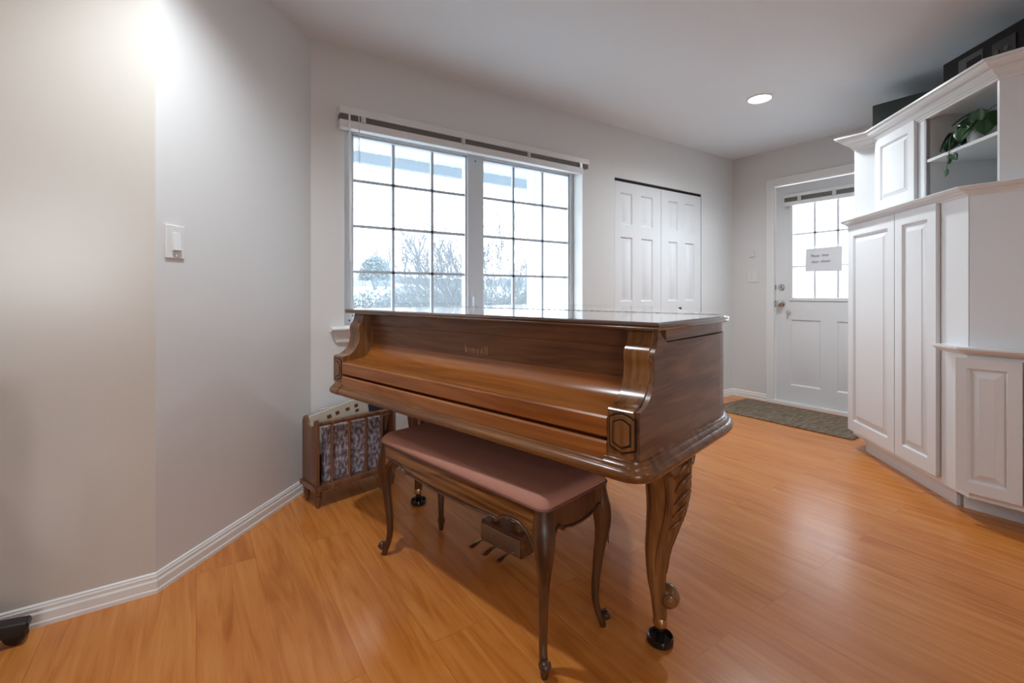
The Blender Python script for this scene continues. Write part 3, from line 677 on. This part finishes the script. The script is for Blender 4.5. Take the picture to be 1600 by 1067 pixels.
def acanthus(parent, M, zt, zb, spec, side, mat, n=5):
    zs = [q[0] for q in spec]
    def surf(z, t, k=1.0):
        for i in range(len(spec)-1):
            if spec[i][0] >= z >= spec[i+1][0]:
                u = (spec[i][0]-z)/(spec[i][0]-spec[i+1][0]); o_, a_, b_ = [spec[i][j]*(1-u)+spec[i+1][j]*u for j in (1, 2, 3)]; break
        c1, s1 = cos(rad(t)), sin(rad(t)); e = .72
        return M @ Vector((o_+a_*k*math.copysign(abs(c1)**e, c1), side*b_*k*math.copysign(abs(s1)**e, s1), z))
    g = MB()
    for i in range(n):
        u = i/(n-1); z = zt+(zb-zt)*u; sz = 1-.45*u
        pth_ = smoothpath([surf(z+.020*sz, 18), surf(z+.024*sz, 42), surf(z+.006*sz, 68), surf(z-.026*sz, 84)], 5)
        m_ = len(pth_); g.tube(pth_, [(.0025+.0085*sin(pi*min(1, (j+1)/m_)))*sz for j in range(m_)], 8)
    g.tube([surf(z, 12) for z in [zt+.05-(zt-.16)*j/14 for j in range(15)]], [.003]+[.0045]*13+[.001], 6)
    g.tube([surf(z, 96) for z in [zt+.03-(zt-.18)*j/14 for j in range(15)]], [.003]+[.004]*13+[.001], 6)
    return g.build('carved_leaf', mat, parent, smooth=60)
def piano_leg(x, y, a):
    lg, M = cabriole(pn, 'leg', (x, y, 0), a, legspec, wal_z, flute=.05)
    for sd in (-1, 1): acanthus(lg, M, .535, .37, legspec, sd, wal_z)
    c = M @ Vector((.022, 0, .140))
    MB().sphere(c, .036, (1, .9, 1), 18).build('foot_scroll', wal_z, lg, smooth=60)
    for sd in (-1, 1):
        q = [M @ Vector((.020+.021*(1-t*.8)*cos(t*9), sd*.029, .141+.021*(1-t*.8)*sin(t*9))) for t in [i/14 for i in range(15)]]
        MB().tube(q, .0038, 6).build('scroll_carving', wal_z, lg, smooth=60)
    MB().lathe([(.001, .052), (.0195, .052), (.0205, .056), (.0205, .074), (.019, .078), (.001, .078)], (x, y, 0), 24).build('ferrule', brass, lg)
    MB().lathe([(.001, 0), (.034, 0), (.038, .004), (.039, .016), (.037, .022), (.033, .020), (.030, .012), (.012, .012), (.012, .054), (.001, .054)], (x, y, 0), 28).build('caster_cup', black_gl, lg)
    # wing bracket along the side
    sx = 1 if x > 0 else -1
    if abs(x) > .3:
        prof = [(y-.20, .600), (y-.20, .585), (y-.185, .572), (y-.16, .570), (y-.13, .574), (y-.10, .56), (y-.07, .53), (y+.07, .53), (y+.085, .556), (y+.10, .572), (y+.13, .583), (y+.16, .578), (y+.175, .568), (y+.195, .566), (y+.208, .578), (y+.208, .600)]
        MB().prism(prof, x+sx*.035, x+sx*.075, 'x').build('leg_bracket', wal_y, lg, smooth=40, bevel=.004)
        for yy in (y-.183, y+.190): MB().lathe([(.001, -.003), (.012, -.003), (.014, 0), (.010, .003), (.001, .004)], (x+sx*.078, yy, .584), 16, Matrix.Rotation(sx*pi/2, 3, 'Y')).build('bracket_rosette', wal_z, lg, smooth=60)
    return lg
piano_leg(.625, .345, rad(38)); piano_leg(-.665, .405, rad(142)); piano_leg(-.12, 1.20, rad(90))
# lyre
ly = MB().box(-.134, .088, .328, .40, .042, .125).build('pedal_box', wal_x, pn, bevel=.004)
MB().box(-.128, .082, .322, .330, .05, .115).build('pedal_plate', brass_dull, ly, bevel=.001)
for x in (-.095, -.022, .05):
    pts = [(x, .34, .062), (x, .31, .064), (x-.001, .28, .066), (x-.002, .25, .062), (x-.002, .236, .058)]
    MB().tube(pts, [.005, .006, .010, .016, .012], 12, .35).build('pedal', brass, pn)
for x in (-.085, .04): MB().lathe([(.001, .12), (.018, .12), (.014, .16), (.011, .30), (.014, .50), (.020, .60), (.001, .60)], (x, .364, 0), 16).build('lyre_post', wal_z, pn)
for x in (-.05, .01): MB().tube([(x, .40, .09), (x, .62, .60)], .004, 6).build('lyre_brace', brass_dull, pn)

# ================================================================== BENCH
uyw = (-uxw[1], uxw[0])
def p2w(x, y): return (PO[0]+uxw[0]*x+uyw[0]*y, PO[1]+uxw[1]*x+uyw[1]*y)
BC = p2w(.036, .165)
bn = thing('piano_bench', 'carved wooden piano bench with rose upholstered seat tucked under the keyboard', 'bench', (BC[0], BC[1], 0), PANG-rad(2.2))
bw, bd = .432, .150
# cushion (superellipse rings)
def rrect(a, b, r, z, n=5):
    out = []
    for cx_, cy_, a0 in ((a-r, -b+r, -90), (a-r, b-r, 0), (-a+r, b-r, 90), (-a+r, -b+r, 180)):
        for i in range(n+1):
            t = rad(a0+90*i/n); out.append((cx_+r*cos(t), cy_+r*sin(t), z))
    return out
seat = []
for i in range(11):
    t = i/10*pi/2; seat.append(rrect(bw+.004-.030*(1-cos(t))*1.0, bd+.006-.030*(1-cos(t)), .03, .456+.032*sin(t)))
for k_, (dd_, z_) in enumerate(((.08, .489), (.12, .491))): seat.append(rrect(bw-dd_, bd-dd_, .02, z_))
MB().rings(seat).build('cushion', pink, bn, smooth=60)
pp_ = rrect(bw+.005, bd+.007, .03, .4555)
MB().tube([Vector(p) for p in pp_]+[Vector(pp_[0])], .0035, 6).build('piping', plain('rose_piping', (.20, .08, .06), .8), bn)
def apron_poly(L, top, e, c, cusp=.62):
    """closed polygon (u,z) with serpentine lower edge; L = half length"""
    low = smoothpath([(-L, top-e*1.45, 0), (-L*.93, top-e*1.0, 0), (-L*.82, top-e*.78, 0), (-L*.70, top-e*.86, 0), (-L*cusp, top-c*.98, 0)], 5)
    low = [(p[0], p[1]) for p in low]
    mid = smoothpath([(-L*cusp, top-c*.98, 0), (-L*(cusp-.06), top-c*.93, 0), (-L*.3, top-c*1.02, 0), (0, top-c*1.06, 0)], 5)
    mid = [(p[0], p[1]) for p in mid]
    left = low + mid[1:]
    right = [(-x, z) for x, z in left[::-1]][1:]
    return left+right
def apron(name, L, off, horiz, e=.074, c=.084):
    low = apron_poly(L, .452, e, c)
    poly = low + [(L, .452), (-L, .452)]
    m = MB(); m.prism(poly, off-.009, off+.009, 'y' if horiz else 'x')
    a = m.build(name, bench_x if horiz else bench_z, bn, smooth=40)
    s1 = -1 if off < 0 else 1
    e1 = [(x, z+.004) for x, z in low]
    path = [(x, off+s1*.010, z) if horiz else (off+s1*.010, x, z) for x, z in e1]
    MB().tube(path, .0035, 6).build('bead', bench_z, a, smooth=60)
    path = [(x, off+s1*.0094, z+.009) if horiz else (off+s1*.0094, x, z+.009) for x, z in low[1:-1]]
    MB().tube(path, .0014, 5).build('bead_groove', groove_m, a, smooth=60)
apron('front_apron', bw-.035, -bd+.006, True); apron('back_apron', bw-.035, bd-.006, True)
apron('side_apron', bd-.03, bw-.006, False, .072, .074); apron('side_apron', bd-.03, -bw+.006, False, .072, .074)
blspec = [(.452, -.016, .026, .026), (.42, -.013, .029, .029), (.385, -.006, .031, .031), (.35, .000, .029, .028), (.31, .001, .024, .022), (.26, -.006, .018, .017), (.20, -.014, .015, .0145), (.14, -.020, .013, .013), (.09, -.021, .0115, .0115), (.055, -.015, .011, .0115), (.030, -.006, .012, .012), (.012, .0, .011, .011), (0, .002, .009, .009)]
for sx in (-1, 1):
    for sy in (-1, 1):
        a = atan2(sy*.8, sx)
        lg, M = cabriole(bn, 'leg', (sx*(bw-.012), sy*(bd-.012), 0), a, blspec, bench_z, 16)
        g = MB()
        g.sphere(M @ Vector((.012, 0, .036)), .0155, (1, 1, 1), 12)
        for sd in (-1, 1):
            q = [M @ Vector((.010+.012*(1-t*.8)*cos(t*8), sd*.0135, .036+.012*(1-t*.8)*sin(t*8))) for t in [i/12 for i in range(13)]]
            g.tube(q, .0025, 6)
        g.build('foot_scroll', bench_z, lg, smooth=60)
        g = MB()
        for k_ in range(3):
            z0 = .34-k_*.012
            g.tube([M @ Vector(p) for p in ((.022, -.012, z0), (.022-.002*k_, -.004, z0-.03), (.019, 0, z0-.055))], .0022, 5)
            g.tube([M @ Vector(p) for p in ((.022, .012, z0), (.022-.002*k_, .004, z0-.03), (.019, 0, z0-.055))], .0022, 5)
        g.build('knee_carving', bench_z, lg, smooth=60)
for x in (-.29, .27):
    MB().box(x-.022, x+.022, -bd-.001, -bd+.004, .446, .4515).build('seat_hinge', plain('tan_hinge', (.5, .3, .2), .4, .5), bn, bevel=.001)

# ================================================================== MAGAZINE RACK
RA = rad(12); RB = (.477, 2.38)
rk = thing('magazine_rack', 'wooden spindle magazine rack on turned feet beside the angled wall', 'magazine rack', (RB[0], RB[1], 0), RA)
RL, RD = .44, .165
MB().box(-.012, RL+.012, -.012, RD+.004, .085, .108).build('base_board', rack_w, rk, bevel=.003)
for x in (.016, RL-.016):
    for y in (.016, RD-.022):
        MB().lathe([(.001, 0), (.009, 0), (.012, .02), (.018, .052), (.012, .058), (.019, .066), (.019, .085), (.001, .085)], (x, y, 0), 16).build('foot', rack_w, rk)
endp = [(y*.165/.18, z) for y, z in [(.0, .108), (.0, .40), (.01, .425), (.02, .428), (.032, .418), (.040, .395), (.055, .392), (.08, .388), (.10, .395), (.115, .40), (.13, .425), (.15, .432), (.17, .42), (.18, .40), (.18, .108)]]
for x in (.0, RL-.018):
    MB().prism(endp, x, x+.018, 'x').build('end_panel', rack_w, rk, smooth=35, bevel=.003)
for y in (.014, RD-.03):
    rl = MB().tube([(x, y, .405) for x in (.01, .06, .10, .13, .18, .24, .28, .32, .36, RL-.01)], [.010, .011, .013, .011, .0125, .013, .0125, .011, .011, .010], 12).build('top_rail', rack_w, rk, smooth=60)
    for i in range(4):
        x = .085+i*.092
        MB().lathe([(.001, .105), (.008, .105), (.006, .13), (.0095, .16), (.007, .20), (.0075, .30), (.006, .36), (.0085, .385), (.006, .40), (.001, .40)], (x, y, 0), 12).build('spindle', rack_w, rk, smooth=60)
MB().tube([(.01, .09, .36), (.2, .09, .375), (RL-.01, .09, .36)], .009, 10).build('divider_rail', rack_w, rk, smooth=60)
# contents (top-level things)
def mag(name, label, x0, x1, y, z0, z1, th, tilt, mat, grp=None, lean=0):
    p = Matrix.Translation((RB[0], RB[1], 0)) @ Matrix.Rotation(RA, 4, 'Z')
    o = MB().box(0, x1-x0, 0, th, 0, z1-z0).build(name, mat, bevel=.001)
    o.matrix_world = p @ Matrix.Translation((x0, y, z0)) @ Matrix.Rotation(rad(tilt), 4, 'Y') @ Matrix.Rotation(rad(lean), 4, 'X')
    tag(o, label, 'magazine' if name == 'magazine' else 'binder', grp); return o
cream = plain('cream_cover', (.58, .54, .44), .5); white_p = plain('white_pages', (.62, .62, .60), .6); dark_c = plain('dark_blue_cover', (.03, .04, .06), .35); red_c = plain('brown_red_cover', (.16, .05, .035), .4); grey_c = plain('grey_cover', (.35, .33, .31), .5)
o = mag('fabric_binder', 'purple and white mottled binder standing behind the front spindles of the rack', .055, .375, .036, .109, .375, .028, 0, fabric_m)
mg = mag('magazine', 'cream magazine with small pictures tilted up out of the rack, frontmost', .035, .345, .070, .235, .44, .010, -11, cream)
g = MB()
for (x, z, w_, h_) in ((.085, .188, .022, .018), (.130, .190, .020, .018), (.185, .190, .022, .016), (.235, .190, .020, .018), (.235, .165, .020, .014), (.262, .120, .02, .02)):
    g.box(x, x+w_, -.0012, .0, z-.028, z-.028+h_)
g.build('cover_pictures', red_c, mg, smooth=0)
mag('magazine', 'white magazine standing upright at the back left of the rack', .07, .24, .118, .112, .452, .012, 0, white_p)
mag('magazine', 'grey-white magazine standing at the back right of the rack', .22, .40, .108, .112, .470, .009, 0, grey_c)
mag('magazine', 'dark blue magazine leaning at the right end of the rack', .25, .42, .088, .112, .435, .012, 0, dark_c)
mag('magazine', 'brown-red thin magazine between the white and the cream one', .04, .25, .098, .112, .405, .010, 0, red_c)

# ================================================================== UTILITY CART (only its nearest caster shows)
uc2 = thing('utility_cart', 'black wheeled cart against the left wall, only its caster showing at the frame edge', 'cart', (-.70, 1.812, 0))
for cx_ in (-.19, .155):
    for cy_ in (-.155, .155):
        MB().box(cx_-.012, cx_+.012, cy_-.012, cy_+.012, .075, .80).build('post', black_pl, uc2, bevel=.003)
        ct = MB(); ox = cx_+(.100 if cx_ > 0 else -.03); Mr = Matrix.Rotation(rad(70), 3, 'Z') @ Matrix.Rotation(pi/2, 3, 'Y')
        ct.lathe([(.001, -.014), (.024, -.014), (.029, -.009), (.029, .009), (.024, .014), (.001, .014)], (ox, cy_+.005, .030), 22, Mr).build('caster_wheel', black_pl, uc2)
        MB().prism([(cx_-.014, .08), (cx_+.014, .08), (ox+.030, .066), (ox+.034, .05), (ox+.016, .028), (ox-.016, .028), (cx_-.010, .055)], cy_-.016, cy_+.026, 'y').build('caster_fork', black_pl, uc2, bevel=.005)
for z_ in (.12, .45, .78): MB().box(-.19, .155, -.155, .155, z_, z_+.015).build('tray', black_pl, uc2, bevel=.003)

# ================================================================== OUTSIDE
sid = plain('white_siding', (.82, .85, .88), .6); soff = plain('white_soffit', (.60, .66, .71), .6); fasc = plain('grey_fascia', (.24, .30, .37), .6)
g = MB().box(2.56, 2.70, YW+.2, 3.44, -.3, 2.36)
for i in range(3): g.box(2.554, 2.56, YW+.30+i*.21, YW+.304+i*.21, -.3, 2.36)
struct(g.build('wall_porch', sid, smooth=0))
struct(MB().box(2.545, 2.72, 3.40, 3.50, -.3, 2.36).build('trim_8', plain('white_corner_board', (.80, .83, .86), .6), smooth=0))
g = MB().box(-3, 4.6, YW+.21, 4.36, 2.36, 2.42)
for i in range(38): g.box(-3+i*.2, -3+i*.2+.012, YW+.21, 4.36, 2.352, 2.36)
struct(g.build('ceiling_porch', soff, smooth=0))
struct(MB().box(-3, 4.6, 4.36, 4.42, 2.26, 2.44).build('trim_9', fasc, smooth=0))
# entry porch beyond the door: white wall and soffit
g = MB().box(7.2, 7.3, -1, 5.3, -.3, 2.36)
for i in range(26): g.box(7.19, 7.2, -1+i*.2, -1+i*.2+.01, -.3, 2.36)
struct(g.build('wall_entry', plain('bright_siding', (.84, .86, .88), .6), smooth=0))
struct(MB().prism([(XD+.17, -1), (5.7, -1), (5.7, 1.9), (7.1, 3.0), (XD+.17, 3.0)], 2.45, 2.5).build('ceiling_entry', fasc, smooth=0))
struct(MB().box(-60, 60, 3.1, 120, -.42, -.32).box(4.8, 60, -20, 3.1, -.42, -.32).box(-60, 4.8, -60, -4.3, -.42, -.32).build('ground', noise_mat('frosty_grass', [(.3, (.26, .32, .33)), (.7, (.42, .48, .50))], .8), smooth=0))
def world_at(px, d):  # ground point seen in picture column px at distance d along the view axis
    x = (px-800)/727*d; return (d*cos(YAW)+x*sin(YAW), d*sin(YAW)-x*cos(YAW))
def gz(d): return -.32 if d < 13 else (-.32+1.12*(d-13)/9 if d < 22 else .80+1.6*(d-22)/60)
fm = MB()
for d0, d1 in ((13, 22), (22, 90)):
    a, b, c, e = world_at(-1500, d0), world_at(2600, d0), world_at(2600, d1), world_at(-1500, d1)
    fm.add([(*a, gz(d0)), (*b, gz(d0)), (*c, gz(d1)), (*e, gz(d1)), (*a, gz(d0)-.1), (*b, gz(d0)-.1), (*c, gz(d1)-.1), (*e, gz(d1)-.1)], [(0, 1, 2, 3), (7, 6, 5, 4), (0, 4, 5, 1), (1, 5, 6, 2), (2, 6, 7, 3), (3, 7, 4, 0)])
struct(fm.build('ground_field', noise_mat('frosty_field', [(.3, (.20, .245, .25)), (.7, (.29, .33, .33))], .3), smooth=0))
def shrub(name, label, px, d, w, h, n, mat, seed, z0=-.32, grp=None, leaf_s=.05):
    rnd = random.Random(seed); m = MB()
    for i in range(n):
        u, v = rnd.uniform(0, 2*pi), rnd.uniform(-.2, 1); r = rnd.random()**.4
        c = Vector((cos(u)*sqrt(max(0, 1-v*v))*w*r, sin(u)*sqrt(max(0, 1-v*v))*w*.6*r, h*(.45+.62*v*r)+.08*rnd.random()))
        a = Vector((rnd.gauss(0, 1), rnd.gauss(0, 1), rnd.gauss(0, 1))).normalized(); b = a.orthogonal().normalized(); s2 = leaf_s*rnd.uniform(.6, 1.4)
        m.add([c-a*s2, c+b*s2*.4, c+a*s2, c-b*s2*.4], [(0, 1, 2, 3)])
    for i in range(14):
        u = rnd.uniform(0, 2*pi); m.tube([(0, 0, 0), (cos(u)*w*.3, sin(u)*w*.2, h*.4), (cos(u)*w*.7, sin(u)*w*.5, h*.8)], [.02, .012, .004], 4)
    o = m.build(name, mat, smooth=0); x, y = world_at(px, d); o.location = (x, y, z0); return tag(o, label, 'shrub', grp)
hedge_a = noise_mat('frosted_leaves_grey', [(.38, (.015, .028, .04)), (.65, (.17, .215, .24))], 9)
hedge_b = noise_mat('frosted_leaves_green', [(.38, (.02, .05, .045)), (.65, (.14, .21, .18))], 9)
for i, (px, d, w_, h_, mt, lab) in enumerate(((572, 8.2, 1.0, 1.30, hedge_a, 'frosted leafy shrub at the left edge of the window view'), (620, 8.6, .9, 1.30, hedge_a, 'frosted grey shrub below the distant shed'), (668, 8.8, .95, 1.32, hedge_b, 'greenish shrub left of the window centre post'), (712, 8.4, .9, 1.36, hedge_a, 'frosted shrub directly left of the window centre post'), (775, 8.6, .9, 1.25, hedge_a, 'frosted shrub at the left of the right window pane'), (826, 9.0, 1.0, 1.40, hedge_b, 'greenish shrub beside the white porch wall'))):
    shrub('garden_shrub', lab, px, d, w_*.62, h_*1.0, 3200, mt, i, grp='garden shrubs outside the window')
bark = plain('grey_bark', (.045, .055, .07), .9)
def tree(name, label, px, d, H, seed, spread=.5, depth=5, r0=.07, z0=None, mat=bark, grp='bare trees outside the window', clump=1, rk=.55):
    rnd = random.Random(seed); m = MB()
    def grow(p, dr, L, r, k):
        q = p+dr*L*.5+Vector((rnd.uniform(-1, 1), rnd.uniform(-1, 1), 0))*L*.05; e = p+dr*L
        m.tube([p, q, e], [r, r*.85, r*.65], 3 if k < depth-1 else 5)
        if k == 0: return
        for i in range(3 if k < depth else 4):
            nd = (dr+Vector((rnd.gauss(0, spread), rnd.gauss(0, spread), rnd.gauss(.12, spread*.5)))).normalized()
            grow(p+dr*L*rnd.uniform(.55, 1.0), nd, L*rnd.uniform(.6, .85), r*rk, k-1)
    for c in range(clump):
        grow(Vector((rnd.uniform(-.2, .2)*(clump > 1), rnd.uniform(-.2, .2)*(clump > 1), 0)), Vector((rnd.uniform(-.15, .15)*clump, rnd.uniform(-.15, .15)*clump, 1)).normalized(), H*.34, r0, depth)
    o = m.build(name, mat, smooth=0); x, y = world_at(px, d); o.location = (x, y, gz(d)-.02); return tag(o, label, 'tree', grp)
tree('bare_tree', 'tall slender bare tree in the middle column of the left window', 655, 42, 8.6, 3, .28, 5, .16)
tree('bare_tree', 'bare tree at the left of the tall slender one', 632, 48, 6.6, 5, .22, 4, .12)
tree('bare_tree', 'wide bare tree at the left side of the window view', 586, 40, 5.6, 8, .42, 5, .13)
tree('bare_tree', 'bare pole-like tree between wide tree and slender trees', 603, 50, 6.8, 11, .15, 3, .12)
tree('bare_tree', 'nearer arching bare tree at the right of the left window', 712, 13, 3.9, 21, .5, 5, .045, clump=3)
tree('bare_shrub', 'dense twiggy bare shrub filling the left of the right window', 766, 7.2, 2.9, 31, .36, 5, .012, clump=14, rk=.72)
tree('bare_shrub', 'tall thin bare shrub beside the white porch wall', 812, 10.2, 4.3, 37, .26, 5, .012, clump=9, rk=.72)
ev = shrub('evergreen_bush', 'dark rounded evergreen at the left of the window view', 586, 36, 1.3, 2.6, 2600, plain('evergreen_grey', (.05, .08, .10), .9), 77, z0=gz(36), leaf_s=.16)
sh = thing('garden_shed', 'low white shed with flat pitched roof in the distance', 'shed', (*world_at(636, 24), gz(24)), rad(-20))
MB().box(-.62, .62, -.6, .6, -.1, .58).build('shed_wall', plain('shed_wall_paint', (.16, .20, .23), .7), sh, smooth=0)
MB().prism([(-.72, .56), (.72, .56), (.5, .70), (-.5, .70)], -.7, .7, 'y').build('shed_roof', plain('shed_roof_white', (.7, .74, .78), .6), sh, smooth=0)
# distant tree line
rnd = random.Random(5); m = MB()
pts = []
for i in range(120):
    px = 300+i*8; x, y = world_at(px, 75); pts.append((x, y, 3.3+rnd.uniform(0, .6)+sin(i*.2)*.3))
for i in range(119):
    a, b = pts[i], pts[i+1]; m.add([(a[0], a[1], 1.2), (b[0], b[1], 1.2), (b[0], b[1], b[2]), (a[0], a[1], a[2]), (a[0]+3, a[1]+3, -.3), (b[0]+3, b[1]+3, -.3), (b[0]+3, b[1]+3, b[2]*.9), (a[0]+3, a[1]+3, a[2]*.9)], [(0, 1, 2, 3), (5, 4, 7, 6), (3, 2, 6, 7)])
o = m.build('distant_woodland', noise_mat('distant_woods', [(.3, (.085, .11, .13)), (.7, (.14, .17, .20))], .5), smooth=0); tag(o, 'low hazy woodland line on the horizon outside the window', 'woodland', None, 'stuff')
